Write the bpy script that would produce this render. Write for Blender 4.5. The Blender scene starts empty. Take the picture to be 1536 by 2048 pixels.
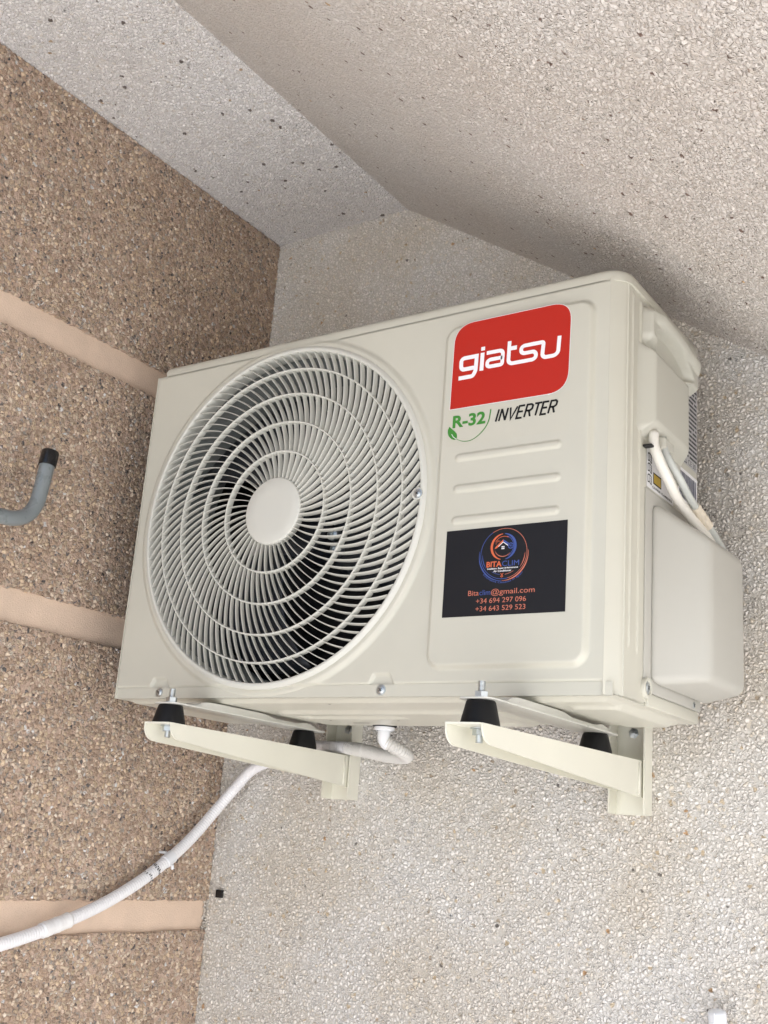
import bpy, bmesh, math, random
import numpy as np
from mathutils import Vector, Matrix
random.seed(7)
SC = bpy.context.scene
COL = SC.collection
R = math.radians
# ------------------------------------------------------------------ camera
cam_d = bpy.data.cameras.new('camera'); cam = bpy.data.objects.new('camera', cam_d); COL.objects.link(cam)
cam.location = (1.30086, -1.20147, -0.178724)
cam.rotation_euler = (1.851955, -0.073162, 0.586460)
cam_d.sensor_fit = 'AUTO'; cam_d.sensor_width = 36.0
cam_d.lens = 2276.975 / 2048 * 36.0
cam_d.clip_start = 0.02; cam_d.clip_end = 500
SC.camera = cam
# ------------------------------------------------------------------ world + sun
SUN_EL, SUN_AZ = R(60), R(222)          # azimuth measured clockwise from +Y
w = bpy.data.worlds.new('World'); SC.world = w; w.use_nodes = True
nt = w.node_tree
bg = nt.nodes['Background']
sky = nt.nodes.new('ShaderNodeTexSky'); sky.sky_type = 'NISHITA'; sky.sun_disc = False
sky.sun_elevation = SUN_EL; sky.sun_rotation = SUN_AZ; sky.air_density = 1.0; sky.dust_density = 1.0; sky.ozone_density = 1.0
nt.links.new(sky.outputs[0], bg.inputs[0]); bg.inputs[1].default_value = 0.07
sd = bpy.data.lights.new('sun', 'SUN'); so = bpy.data.objects.new('sun', sd); COL.objects.link(so)
sd.energy = 5.0; sd.angle = R(0.5); sd.color = (1.0, 0.975, 0.94)
dirv = Vector((math.sin(SUN_AZ) * math.cos(SUN_EL), math.cos(SUN_AZ) * math.cos(SUN_EL), math.sin(SUN_EL)))
so.rotation_euler = dirv.to_track_quat('Z', 'Y').to_euler()
SC.view_settings.view_transform = 'Standard'; SC.view_settings.look = 'None'
SC.view_settings.gamma = 1.0; SC.view_settings.exposure = 1.3
SC.cycles.max_bounces = 10; SC.cycles.diffuse_bounces = 8; SC.cycles.glossy_bounces = 4
SC.cycles.use_denoising = True

# ------------------------------------------------------------------ materials
def mat(name, col, rough=0.5, metal=0.0, bump=0.0, bscale=200.0, var=0.0, vscale=8.0, coat=0.0, spec=0.5):
    m = bpy.data.materials.new(name); m.use_nodes = True
    t = m.node_tree; b = t.nodes['Principled BSDF']
    b.inputs['Base Color'].default_value = (*col, 1); b.inputs['Roughness'].default_value = rough
    b.inputs['Metallic'].default_value = metal; b.inputs['Specular IOR Level'].default_value = spec
    if coat: b.inputs['Coat Weight'].default_value = coat; b.inputs['Coat Roughness'].default_value = 0.15
    tc = t.nodes.new('ShaderNodeTexCoord')
    if bump:
        n = t.nodes.new('ShaderNodeTexNoise'); n.inputs['Scale'].default_value = bscale; n.inputs['Detail'].default_value = 4
        t.links.new(tc.outputs['Object'], n.inputs['Vector'])
        bm = t.nodes.new('ShaderNodeBump'); bm.inputs['Strength'].default_value = bump; bm.inputs['Distance'].default_value = 0.001
        t.links.new(n.outputs['Fac'], bm.inputs['Height']); t.links.new(bm.outputs[0], b.inputs['Normal'])
    if var:
        n = t.nodes.new('ShaderNodeTexNoise'); n.inputs['Scale'].default_value = vscale; n.inputs['Detail'].default_value = 6
        n.inputs['Roughness'].default_value = 0.6
        t.links.new(tc.outputs['Object'], n.inputs['Vector'])
        r = t.nodes.new('ShaderNodeValToRGB')
        r.color_ramp.elements[0].position = 0.3; r.color_ramp.elements[1].position = 0.7
        r.color_ramp.elements[0].color = (*[c * (1 - var) for c in col], 1)
        r.color_ramp.elements[1].color = (*[min(1, c * (1 + var)) for c in col], 1)
        t.links.new(n.outputs['Fac'], r.inputs[0]); t.links.new(r.outputs[0], b.inputs['Base Color'])
        mr = t.nodes.new('ShaderNodeMapRange'); mr.inputs[3].default_value = max(0.05, rough - 0.07); mr.inputs[4].default_value = rough + 0.07
        t.links.new(n.outputs['Fac'], mr.inputs[0]); t.links.new(mr.outputs[0], b.inputs['Roughness'])
    return m

def pebble(name, cell, mortar, ramp, cover=1.0, bump=1.0, dist=0.0025, rough=0.8, specks=None, crev_shade=0.6, tint=None, warp=0.0015, edge=(.03, .13), disp=False, jit=(.70, 1.18)):
    """pebble-dash: 3D voronoi stones with their own colours, mortar between, bump from the stone shape"""
    m = bpy.data.materials.new(name); m.use_nodes = True
    t = m.node_tree; L = t.links; N = t.nodes; b = N['Principled BSDF']
    tc = N.new('ShaderNodeTexCoord')
    nz = N.new('ShaderNodeTexNoise'); nz.inputs['Scale'].default_value = 0.8 / cell; nz.inputs['Detail'].default_value = 2
    L.new(tc.outputs['Object'], nz.inputs['Vector'])
    sub = N.new('ShaderNodeVectorMath'); sub.operation = 'SUBTRACT'; sub.inputs[1].default_value = (.5, .5, .5); L.new(nz.outputs['Color'], sub.inputs[0])
    sc = N.new('ShaderNodeVectorMath'); sc.operation = 'SCALE'; sc.inputs['Scale'].default_value = warp * 2; L.new(sub.outputs[0], sc.inputs[0])
    ad = N.new('ShaderNodeVectorMath'); L.new(tc.outputs['Object'], ad.inputs[0]); L.new(sc.outputs[0], ad.inputs[1])
    v1 = N.new('ShaderNodeTexVoronoi'); v1.inputs['Scale'].default_value = 1 / cell; v1.feature = 'F1'; L.new(ad.outputs[0], v1.inputs['Vector'])
    v2 = N.new('ShaderNodeTexVoronoi'); v2.inputs['Scale'].default_value = 1 / cell; v2.feature = 'DISTANCE_TO_EDGE'; L.new(ad.outputs[0], v2.inputs['Vector'])
    sepc = N.new('ShaderNodeSeparateColor'); L.new(v1.outputs['Color'], sepc.inputs[0])
    cr = N.new('ShaderNodeValToRGB'); cr.color_ramp.interpolation = 'CONSTANT'
    e = cr.color_ramp.elements
    while len(e) < len(ramp): e.new(0.5)
    for k, (p_, c_) in enumerate(ramp): e[k].position = p_; e[k].color = (*c_, 1)
    L.new(sepc.outputs[0], cr.inputs[0])
    # per-stone brightness jitter
    jm = N.new('ShaderNodeMapRange'); jm.inputs[3].default_value = jit[0]; jm.inputs[4].default_value = jit[1]; L.new(sepc.outputs[1], jm.inputs[0])
    jx = N.new('ShaderNodeVectorMath'); jx.operation = 'SCALE'; L.new(cr.outputs[0], jx.inputs[0]); L.new(jm.outputs[0], jx.inputs['Scale'])
    # stone mask: distance to edge, and stones missing where a large noise says bare mortar
    big = N.new('ShaderNodeTexNoise'); big.inputs['Scale'].default_value = 0.22 / cell; big.inputs['Detail'].default_value = 3; L.new(tc.outputs['Object'], big.inputs['Vector'])
    thr = N.new('ShaderNodeMath'); thr.operation = 'MULTIPLY_ADD'; thr.inputs[1].default_value = 0.9 ; thr.inputs[2].default_value = cover - 0.9 * 0.5 - 0.5 + 0.0
    L.new(big.outputs['Fac'], thr.inputs[0])                       # ~cover-0.5 +- variation
    rnd = N.new('ShaderNodeMath'); rnd.operation = 'SUBTRACT'; L.new(thr.outputs[0], rnd.inputs[0]); 
    rsc = N.new('ShaderNodeMath'); rsc.operation = 'SUBTRACT'; rsc.inputs[1].default_value = 0.5; L.new(sepc.outputs[2], rsc.inputs[0]); L.new(rsc.outputs[0], rnd.inputs[1])
    pres = N.new('ShaderNodeMapRange'); pres.inputs[1].default_value = -0.03; pres.inputs[2].default_value = 0.03; L.new(rnd.outputs[0], pres.inputs[0])
    ed = N.new('ShaderNodeMapRange'); ed.inputs[1].default_value = edge[0]; ed.inputs[2].default_value = edge[1]; ed.interpolation_type = 'SMOOTHSTEP'; L.new(v2.outputs['Distance'], ed.inputs[0])
    mk = N.new('ShaderNodeMath'); mk.operation = 'MULTIPLY'; L.new(ed.outputs[0], mk.inputs[0]); L.new(pres.outputs[0], mk.inputs[1])
    # mortar colour, grainy, darkened to stand in for shade in the crevices
    fn = N.new('ShaderNodeTexNoise'); fn.inputs['Scale'].default_value = 2.5 / cell; fn.inputs['Detail'].default_value = 5; L.new(tc.outputs['Object'], fn.inputs['Vector'])
    mc = N.new('ShaderNodeMapRange'); mc.inputs[1].default_value = .3; mc.inputs[2].default_value = .7; mc.inputs[3].default_value = 1 - crev_shade * 0.4; mc.inputs[4].default_value = 1.1; L.new(fn.outputs['Fac'], mc.inputs[0])
    mv = N.new('ShaderNodeVectorMath'); mv.operation = 'SCALE'; mv.inputs[0].default_value = mortar; L.new(mc.outputs[0], mv.inputs['Scale'])
    mx = N.new('ShaderNodeMix'); mx.data_type = 'RGBA'; L.new(mk.outputs[0], mx.inputs[0]); L.new(mv.outputs[0], mx.inputs[6]); L.new(jx.outputs[0], mx.inputs[7])
    out = mx.outputs[2]
    if specks:
        for (scale, th, colr, rad) in specks:
            v3 = N.new('ShaderNodeTexVoronoi'); v3.inputs['Scale'].default_value = 1 / scale; L.new(ad.outputs[0], v3.inputs['Vector'])
            s3 = N.new('ShaderNodeSeparateColor'); L.new(v3.outputs['Color'], s3.inputs[0])
            g1 = N.new('ShaderNodeMath'); g1.operation = 'GREATER_THAN'; g1.inputs[1].default_value = th; L.new(s3.outputs[0], g1.inputs[0])
            g2 = N.new('ShaderNodeMapRange'); g2.inputs[1].default_value = rad; g2.inputs[2].default_value = rad * 0.75; L.new(v3.outputs['Distance'], g2.inputs[0])
            g3 = N.new('ShaderNodeMath'); g3.operation = 'MULTIPLY'; L.new(g1.outputs[0], g3.inputs[0]); L.new(g2.outputs[0], g3.inputs[1])
            m3 = N.new('ShaderNodeMix'); m3.data_type = 'RGBA'; m3.inputs[7].default_value = (*colr, 1)
            L.new(g3.outputs[0], m3.inputs[0]); L.new(out, m3.inputs[6]); out = m3.outputs[2]
    if tint:                                                     # slow drift of colour (weathering)
        tn = N.new('ShaderNodeTexNoise'); tn.inputs['Scale'].default_value = tint[0]; tn.inputs['Detail'].default_value = 4; L.new(tc.outputs['Object'], tn.inputs['Vector'])
        tr_ = N.new('ShaderNodeValToRGB'); tr_.color_ramp.elements[0].position = .35; tr_.color_ramp.elements[1].position = .65
        tr_.color_ramp.elements[0].color = (*tint[1], 1); tr_.color_ramp.elements[1].color = (*tint[2], 1)
        L.new(tn.outputs['Fac'], tr_.inputs[0])
        mm = N.new('ShaderNodeMix'); mm.data_type = 'RGBA'; mm.blend_type = 'MULTIPLY'; mm.inputs[0].default_value = 1
        L.new(out, mm.inputs[6]); L.new(tr_.outputs[0], mm.inputs[7]); out = mm.outputs[2]
    L.new(out, b.inputs['Base Color'])
    b.inputs['Roughness'].default_value = rough; b.inputs['Specular IOR Level'].default_value = 0.35
    # height: rounded stones, tilted at random, on a grainy bed
    hm = N.new('ShaderNodeMath'); hm.operation = 'MULTIPLY_ADD'; L.new(v1.outputs['Distance'], hm.inputs[0]); hm.inputs[1].default_value = -0.9; hm.inputs[2].default_value = 1.0
    hj = N.new('ShaderNodeMath'); hj.operation = 'MULTIPLY_ADD'; L.new(sepc.outputs[1], hj.inputs[0]); hj.inputs[1].default_value = 0.5; L.new(hm.outputs[0], hj.inputs[2])
    h1 = N.new('ShaderNodeMath'); h1.operation = 'MULTIPLY'; L.new(hj.outputs[0], h1.inputs[0]); L.new(mk.outputs[0], h1.inputs[1])
    h2 = N.new('ShaderNodeMath'); h2.operation = 'MULTIPLY_ADD'; L.new(fn.outputs['Fac'], h2.inputs[0]); h2.inputs[1].default_value = 0.7; L.new(h1.outputs[0], h2.inputs[2])
    bp_ = N.new('ShaderNodeBump'); bp_.inputs['Strength'].default_value = bump; bp_.inputs['Distance'].default_value = dist
    L.new(h2.outputs[0], bp_.inputs['Height']); L.new(bp_.outputs[0], b.inputs['Normal'])
    if disp:
        L.remove(bp_.outputs[0].links[0])
        dn = N.new('ShaderNodeDisplacement'); dn.inputs['Midlevel'].default_value = 0.9; dn.inputs['Scale'].default_value = dist
        L.new(h2.outputs[0], dn.inputs['Height']); L.new(dn.outputs[0], N['Material Output'].inputs['Displacement']); m.displacement_method = 'BOTH'
    return m

M = {}
M['cream'] = mat('cream_powder_coat', (.555, .545, .475), .33, var=.025, vscale=6, bump=.05, bscale=900)
M['cream_plastic'] = mat('cream_plastic', (.53, .525, .465), .42, bump=.12, bscale=1500)
M['grey_plastic'] = mat('cover_plastic', (.455, .447, .41), .5, bump=.15, bscale=1500)
M['grille'] = mat('grille_plastic', (.60, .60, .555), .38)
M['bracket'] = mat('bracket_paint', (.72, .71, .62), .38, var=.015, vscale=12, bump=.1, bscale=500)
M['foot'] = mat('foot_paint', (.60, .60, .56), .3, var=.04, vscale=25, bump=.15, bscale=120)
M['rubber'] = mat('black_rubber', (.008, .008, .009), .5, spec=.25, bump=.1, bscale=600)
M['zinc'] = mat('zinc_steel', (.55, .59, .61), .36, metal=1.0, var=.1, vscale=90)
M['dark'] = mat('dark_inside', (.010, .010, .012), .6)
M['fan'] = mat('dark_fan_plastic', (.016, .018, .024), .35)
M['shroud'] = mat('shroud_paint', (.22, .235, .23), .5)
M['coil'] = mat('coil_fins', (.02, .02, .022), .5)
M['red'] = mat('red_print', (.46, .017, .006), .38, spec=.35)
M['white_print'] = mat('white_print', (.88, .87, .92), .4)
M['black_print'] = mat('black_print', (.006, .006, .006), .5, spec=.3)
M['green_print'] = mat('green_print', (.045, .24, .03), .45)
M['clear_label'] = mat('clear_label', (.555, .542, .468), .3)
M['navy'] = mat('black_sticker', (.009, .009, .012), .5, spec=.28)
M['orange_print'] = mat('orange_print', (.62, .13, .05), .5)
M['blue_print'] = mat('blue_print', (.045, .085, .32), .5)
M['salmon_print'] = mat('salmon_print', (.55, .17, .11), .5)
M['label_grey'] = mat('label_grey', (.46, .46, .47), .5)
M['ink_grey'] = mat('ink_grey', (.03, .03, .035), .5)
M['label_white'] = mat('label_white', (.78, .78, .80), .45)
M['ink_blue'] = mat('ink_bar', (.10, .11, .16), .5)
M['yellow'] = mat('yellow_print', (.50, .34, .03), .5)
M['cable_white'] = mat('cable_white', (.74, .72, .67), .38)
M['cable_grey'] = mat('cable_grey', (.50, .52, .50), .4)
M['torn'] = mat('torn_tape', (.70, .63, .52), .7, bump=.5, bscale=300)
M['hose'] = mat('hose_plastic', (.60, .59, .57), .42)
M['conduit'] = mat('conduit_plastic', (.82, .82, .85), .35)
M['tape'] = mat('white_tape', (.84, .84, .85), .5, bump=.8, bscale=160)
M['white_plastic'] = mat('white_plastic', (.78, .80, .84), .35)
M['steel_grey'] = mat('grey_paint_tube', (.20, .225, .235), .28, var=.03, vscale=30)
M['cap_black'] = mat('black_cap', (.010, .010, .011), .25)
M['smooth_tan'] = mat('smooth_tan_render', (.71, .555, .44), .75, var=.07, vscale=18, bump=1.0, bscale=500)
M['floor'] = mat('terrace_tiles', (.60, .59, .58), .6, var=.1, vscale=3)
tan = [(0, (0.488, 0.360, 0.267)), (.14, (0.634, 0.496, 0.356)), (.30, (0.415, 0.310, 0.235)), (.44, (0.537, 0.434, 0.330)), (.57, (0.683, 0.570, 0.457)),
       (.70, (0.329, 0.279, 0.235)), (.80, (0.732, 0.657, 0.559)), (.86, (0.415, 0.384, 0.349)), (.93, (0.171, 0.161, 0.159)), (.975, (0.850, 0.850, 0.850))]
M['brown_pebble'] = pebble('brown_pebble_dash', .0060, (.55, .415, .335), tan, cover=.90, bump=.9, dist=.0026, rough=.62, warp=.0022, disp=True, tint=(5, (.93, .92, .91), (1.0, 1.0, 1.0)))
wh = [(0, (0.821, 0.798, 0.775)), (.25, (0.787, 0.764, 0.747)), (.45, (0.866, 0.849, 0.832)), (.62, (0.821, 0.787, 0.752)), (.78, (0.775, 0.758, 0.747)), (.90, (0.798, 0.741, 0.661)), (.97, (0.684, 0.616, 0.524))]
M['white_pebble'] = pebble('white_pebble_dash', .0060, (.58, .56, .53), wh, cover=1.0, bump=1.0, dist=.0022, rough=.75, warp=.0044, edge=(.0, .30), disp=True, crev_shade=.35, jit=(.88, 1.05),
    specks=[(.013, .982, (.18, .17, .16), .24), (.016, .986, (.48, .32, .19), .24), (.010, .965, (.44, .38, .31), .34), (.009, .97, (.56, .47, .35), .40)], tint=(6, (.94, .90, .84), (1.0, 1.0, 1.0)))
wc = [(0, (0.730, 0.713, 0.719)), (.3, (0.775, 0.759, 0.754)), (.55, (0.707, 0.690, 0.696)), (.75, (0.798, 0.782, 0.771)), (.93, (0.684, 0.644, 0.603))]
M['ceil_pebble'] = pebble('pale_pebble_soffit', .0056, (.68, .67, .665), wc, cover=1.0, bump=.9, dist=.0022, rough=.8, warp=.0024, edge=(0, .2), disp=True, crev_shade=.35, jit=(.88, 1.05),
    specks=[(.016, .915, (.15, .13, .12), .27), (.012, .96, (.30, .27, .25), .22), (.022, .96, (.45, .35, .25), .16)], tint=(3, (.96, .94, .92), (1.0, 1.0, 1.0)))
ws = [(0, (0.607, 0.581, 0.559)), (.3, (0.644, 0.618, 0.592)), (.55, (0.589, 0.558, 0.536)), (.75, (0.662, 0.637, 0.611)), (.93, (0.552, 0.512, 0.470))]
M['slope_pebble'] = pebble('warm_pebble_soffit', .0054, (.60, .565, .53), ws, cover=1.0, bump=.9, dist=.0020, rough=.8, warp=.0024, edge=(0, .2), disp=True, crev_shade=.35, jit=(.88, 1.05),
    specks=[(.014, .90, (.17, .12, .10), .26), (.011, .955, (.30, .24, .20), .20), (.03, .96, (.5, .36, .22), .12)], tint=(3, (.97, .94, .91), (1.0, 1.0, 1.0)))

# ------------------------------------------------------------------ mesh helpers
def link(name, verts, faces, m, parent=None, smooth=False, auto=None):
    me = bpy.data.meshes.new(name); me.from_pydata([tuple(v) for v in verts], [], faces); me.update()
    if m: me.materials.append(m)
    o = bpy.data.objects.new(name, me); COL.objects.link(o)
    if smooth: me.polygons.foreach_set('use_smooth', [True] * len(me.polygons))
    if auto is not None:
        me.polygons.foreach_set('use_smooth', [True] * len(me.polygons)); me.set_sharp_from_angle(angle=R(auto))
    if parent: o.parent = parent; o.matrix_parent_inverse = parent.matrix_world.inverted() if False else Matrix()
    return o
class MB:
    def __init__(s): s.v = []; s.f = []
    def add(s, v, f):
        n = len(s.v); s.v += [tuple(a) for a in v]; s.f += [tuple(i + n for i in q) for q in f]; return s
    def box(s, a, b, bev=0.0, seg=2):
        bm = bmesh.new(); bmesh.ops.create_cube(bm, size=1)
        for v in bm.verts: v.co = Vector([(a[i] + b[i]) / 2 + v.co[i] * (b[i] - a[i]) for i in range(3)])
        if bev: bmesh.ops.bevel(bm, geom=bm.edges[:], offset=bev, segments=seg, affect='EDGES', profile=.5)
        return s.bm(bm)
    def bm(s, bm):
        bmesh.ops.recalc_face_normals(bm, faces=bm.faces[:])
        bm.verts.index_update(); s.add([v.co.copy() for v in bm.verts], [[v.index for v in f.verts] for f in bm.faces]); bm.free(); return s
    def hexa(s, pts, bev=0, seg=3):
        """pts: 4 of the base then the 4 opposite"""
        bm = bmesh.new(); vs = [bm.verts.new(p) for p in pts]
        for q in ((0, 1, 2, 3), (4, 5, 6, 7), (0, 1, 5, 4), (1, 2, 6, 5), (2, 3, 7, 6), (3, 0, 4, 7)): bm.faces.new([vs[i] for i in q])
        bmesh.ops.recalc_face_normals(bm, faces=bm.faces[:])
        if bev: bmesh.ops.bevel(bm, geom=bm.edges[:], offset=bev, segments=seg, affect='EDGES', profile=.5)
        return s.bm(bm)
    def prism(s, pts, fn, t0, t1):
        """pts 2D outline, fn(u,v,t)->3D"""
        n = len(pts); v = [fn(u, w_, t0) for u, w_ in pts] + [fn(u, w_, t1) for u, w_ in pts]
        f = [tuple(range(n)), tuple(range(2 * n - 1, n - 1, -1))] + [(i, (i + 1) % n, n + (i + 1) % n, n + i) for i in range(n)]
        bm = bmesh.new(); vs = [bm.verts.new(p) for p in v]
        for q in f: bm.faces.new([vs[i] for i in q])
        return s.bm(bm)
    def lathe(s, prof, org, axis, seg=32, a0=0):
        """prof: (r, h) pairs along axis"""
        ax = Vector(axis).normalized(); u = ax.orthogonal().normalized(); w_ = ax.cross(u); o = Vector(org)
        v = []; f = []
        for r, h in prof:
            for k in range(seg):
                a = 2 * math.pi * k / seg + a0; v.append(o + ax * h + (u * math.cos(a) + w_ * math.sin(a)) * r)
        for i in range(len(prof) - 1):
            for k in range(seg): f.append((i * seg + k, i * seg + (k + 1) % seg, (i + 1) * seg + (k + 1) % seg, (i + 1) * seg + k))
        return s.add(v, f)
    def build(s, name, m, parent=None, smooth=False, auto=None): return link(name, s.v, s.f, m, parent, smooth, auto)
def catmull(pts, step):
    pts = [Vector(p) for p in pts]; P = [2 * pts[0] - pts[1]] + pts + [2 * pts[-1] - pts[-2]]; out = []
    for i in range(1, len(P) - 2):
        n = max(2, int((P[i + 1] - P[i]).length / step))
        for k in range(n):
            t = k / n; a, b, c, d = P[i - 1], P[i], P[i + 1], P[i + 2]
            out.append(.5 * ((2 * b) + (-a + c) * t + (2 * a - 5 * b + 4 * c - d) * t * t + (-a + 3 * b - 3 * c + d) * t ** 3))
    out.append(pts[-1]); return out
def tube(pts, rad, seg=18, mb=None, cap=True):
    """rad: number or fn(arc length, total)"""
    mb = mb or MB(); s = [0]
    for a, b in zip(pts, pts[1:]): s.append(s[-1] + (b - a).length)
    v = []; f = []; T = (pts[1] - pts[0]).normalized(); u = T.orthogonal().normalized()
    for i, p in enumerate(pts):
        T = (pts[min(i + 1, len(pts) - 1)] - pts[max(i - 1, 0)]).normalized(); u = (u - T * u.dot(T)).normalized(); w_ = T.cross(u)
        r = rad(s[i], s[-1]) if callable(rad) else rad
        for k in range(seg):
            a = 2 * math.pi * k / seg; v.append(p + (u * math.cos(a) + w_ * math.sin(a)) * r)
    for i in range(len(pts) - 1):
        for k in range(seg): f.append((i * seg + k, i * seg + (k + 1) % seg, (i + 1) * seg + (k + 1) % seg, (i + 1) * seg + k))
    if cap: f.append(tuple(range(seg - 1, -1, -1))); f.append(tuple(range((len(pts) - 1) * seg, len(pts) * seg)))
    return mb.add(v, f)
def thing(name, label, cat, loc=(0, 0, 0), group=None):
    o = bpy.data.objects.new(name, None); COL.objects.link(o); o.location = loc; o.empty_display_size = .05
    o['label'] = label; o['category'] = cat
    if group: o['group'] = group
    return o
def tag(o, label, cat, group=None):
    o['label'] = label; o['category'] = cat
    if group: o['group'] = group
    return o
def at(loc, parts):                       # parts were modelled in world coordinates; hang them under an empty that stands at loc
    for p in parts: p.location = Vector(p.location) - Vector(loc)
def sstep(x): x = max(0., min(1., x)); return x * x * (3 - 2 * x)
def sdbox(x, z, x0, x1, z0, z1, r):
    qx = abs(x - (x0 + x1) / 2) - (x1 - x0) / 2 + r; qz = abs(z - (z0 + z1) / 2) - (z1 - z0) / 2 + r
    return math.hypot(max(qx, 0), max(qz, 0)) + min(max(qx, qz), 0) - r
def frange(a, b, st):
    n = max(1, int(round((b - a) / st))); return [a + (b - a) * i / n for i in range(n + 1)]
def sheet(name, us, vs, fn, m, parent, keep=None, flip=False, auto=None):
    V = [fn(u, v) for v in vs for u in us]; n = len(us); F = []
    for j in range(len(vs) - 1):
        for i in range(n - 1):
            if keep and not keep((us[i] + us[i + 1]) / 2, (vs[j] + vs[j + 1]) / 2): continue
            q = (j * n + i, j * n + i + 1, (j + 1) * n + i + 1, (j + 1) * n + i); F.append(q[::-1] if flip else q)
    return link(name, V, F, m, parent, smooth=auto is None, auto=auto)

def dense(name, O, U, Vv, lu, lv, step, m, parent=None, mask=None):
    """fine grid from O along unit vectors U, Vv: carries the real displacement of the pebbles"""
    nu, nv = int(lu / step) + 1, int(lv / step) + 1
    a = np.linspace(0, lu, nu); b_ = np.linspace(0, lv, nv); A, B = np.meshgrid(a, b_)
    co = np.array(O)[None, None] + A[..., None] * np.array(U) + B[..., None] * np.array(Vv)
    idx = np.arange(nu * nv).reshape(nv, nu); q = np.stack([idx[:-1, :-1], idx[:-1, 1:], idx[1:, 1:], idx[1:, :-1]], -1)
    if mask is not None: q = q[mask((co[:-1, :-1] + co[1:, 1:]) / 2)]
    q = q.reshape(-1, 4); me = bpy.data.meshes.new(name); me.vertices.add(nu * nv); me.vertices.foreach_set('co', co.reshape(-1).astype(np.float32))
    me.loops.add(q.size); me.loops.foreach_set('vertex_index', q.reshape(-1).astype(np.int32)); me.polygons.add(len(q)); me.polygons.foreach_set('loop_start', np.arange(0, q.size, 4, dtype=np.int32))
    me.update(calc_edges=True); me.validate(); me.polygons.foreach_set('use_smooth', [True] * len(me.polygons)); me.materials.append(m)
    o = bpy.data.objects.new(name, me); COL.objects.link(o)
    if parent: o.parent = parent
    return o

# 2D drawing -> thin print on a plane.  place(u, v, h) -> 3D with h the height over the surface
def front(off=0.0066): return lambda u, v, h=0: (u, -(off + h), v)
def sidep(off=0.0006): return lambda u, v, h=0: (0.8 + off + h, u, v)
def poly2(mb, pts, place, h=0): mb.add([place(u, v, h) for u, v in pts], [tuple(range(len(pts)))]); return mb
def ribbon(mb, pts, wd, place, h=0, closed=False, taper=None):
    P = [Vector((a, b)) for a, b in pts]; n = len(P); v = []; f = []
    for i in range(n):
        a = P[i - 1] if (i > 0 or closed) else None; c = P[(i + 1) % n] if (i < n - 1 or closed) else None
        d1 = (P[i] - a).normalized() if a is not None else None; d2 = (c - P[i]).normalized() if c is not None else None
        if d1 is None: d1 = d2
        if d2 is None: d2 = d1
        n1 = Vector((-d1.y, d1.x)); n2 = Vector((-d2.y, d2.x)); nn = (n1 + n2).normalized(); k = 1 / max(.5, nn.dot(n1))
        ww = wd / 2 * (taper(i / max(1, n - 1)) if taper else 1)
        for sgn in (1, -1): q = P[i] + nn * ww * k * sgn; v.append(place(q.x, q.y, h))
    for i in range(n if closed else n - 1): j = (i + 1) % n; f.append((2 * i, 2 * i + 1, 2 * j + 1, 2 * j))
    mb.add(v, f); return mb
def rounded(pts, r, seg=5, closed=False):
    P = [Vector((a, b)) for a, b in pts]; n = len(P); out = []
    for i in range(n):
        if not closed and i in (0, n - 1): out.append(P[i]); continue
        a, b, c = P[i - 1], P[i], P[(i + 1) % n]; ra = min(r, (a - b).length * .49, (c - b).length * .49)
        p0 = b + (a - b).normalized() * ra; p1 = b + (c - b).normalized() * ra
        for k in range(seg + 1): t = k / seg; out.append(p0 * (1 - t) ** 2 + b * 2 * t * (1 - t) + p1 * t * t)
    return [(p.x, p.y) for p in out]
def arc(cx, cy, r, a0, a1, n=40, ry=None): return [(cx + r * math.cos(R(a0 + (a1 - a0) * k / n)), cy + (ry or r) * math.sin(R(a0 + (a1 - a0) * k / n))) for k in range(n + 1)]
def text(mb, s, place, x0=None, x1=None, y0=0, y1=None, h=0, bold=0.0, shear=0.0, cx=None, warp=None):
    """text fitted: left x0, right x1 (or centred cx), baseline y0, cap height up to y1"""
    c = bpy.data.curves.new('t', 'FONT'); c.body = s; c.size = 1; c.offset = bold; c.shear = shear; c.resolution_u = 4
    o = bpy.data.objects.new('t', c); COL.objects.link(o); bpy.context.view_layer.update()
    me = bpy.data.meshes.new_from_object(o.evaluated_get(bpy.context.evaluated_depsgraph_get()))
    V = [(v.co.x, v.co.y) for v in me.vertices]; F = [tuple(p.vertices) for p in me.polygons]
    bpy.data.objects.remove(o); bpy.data.curves.remove(c); bpy.data.meshes.remove(me)
    mnx = min(a for a, b in V); mxx = max(a for a, b in V)
    sy = (y1 - y0) / 0.73; sx = (x1 - x0) / (mxx - mnx) if x1 is not None and x0 is not None else sy * .95
    if x0 is None: x0 = cx - sx * (mxx - mnx) / 2
    V2 = [(x0 + (a - mnx) * sx, y0 + b * sy) for a, b in V]
    if warp: V2 = [warp(*q) for q in V2]
    mb.add([place(u, v, h) for u, v in V2], F); return mb
def plate(mb, x0, x1, z0, z1, place, r=0.001, h=0): return poly2(mb, rounded([(x0, z0), (x1, z0), (x1, z1), (x0, z1)], r, 4, True), place, h)

# ------------------------------------------------------------------ setting
GZ = -1.78; YW = .364; XB = -.094; ZC = .966; YO = -.95; SL = .648; XR = .219
g = link('ground', [(-40, -40, GZ), (40, -40, GZ), (40, 40, GZ), (-40, 40, GZ)], [(0, 1, 2, 3)], M['floor']); g['kind'] = 'structure'
# added white wall, unseen right of the camera, bounces light onto the brown wall
mb = MB(); mb.box((3.3, -6.0, GZ), (3.5, .2, GZ + 3.2)); mb.box((3.26, -6.02, GZ + 3.2), (3.54, .22, GZ + 3.28))
mb.build('bounce_wall', mat('bounce_white', (.78, .77, .75), .8, bump=.8, bscale=150))['kind'] = 'structure'
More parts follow.
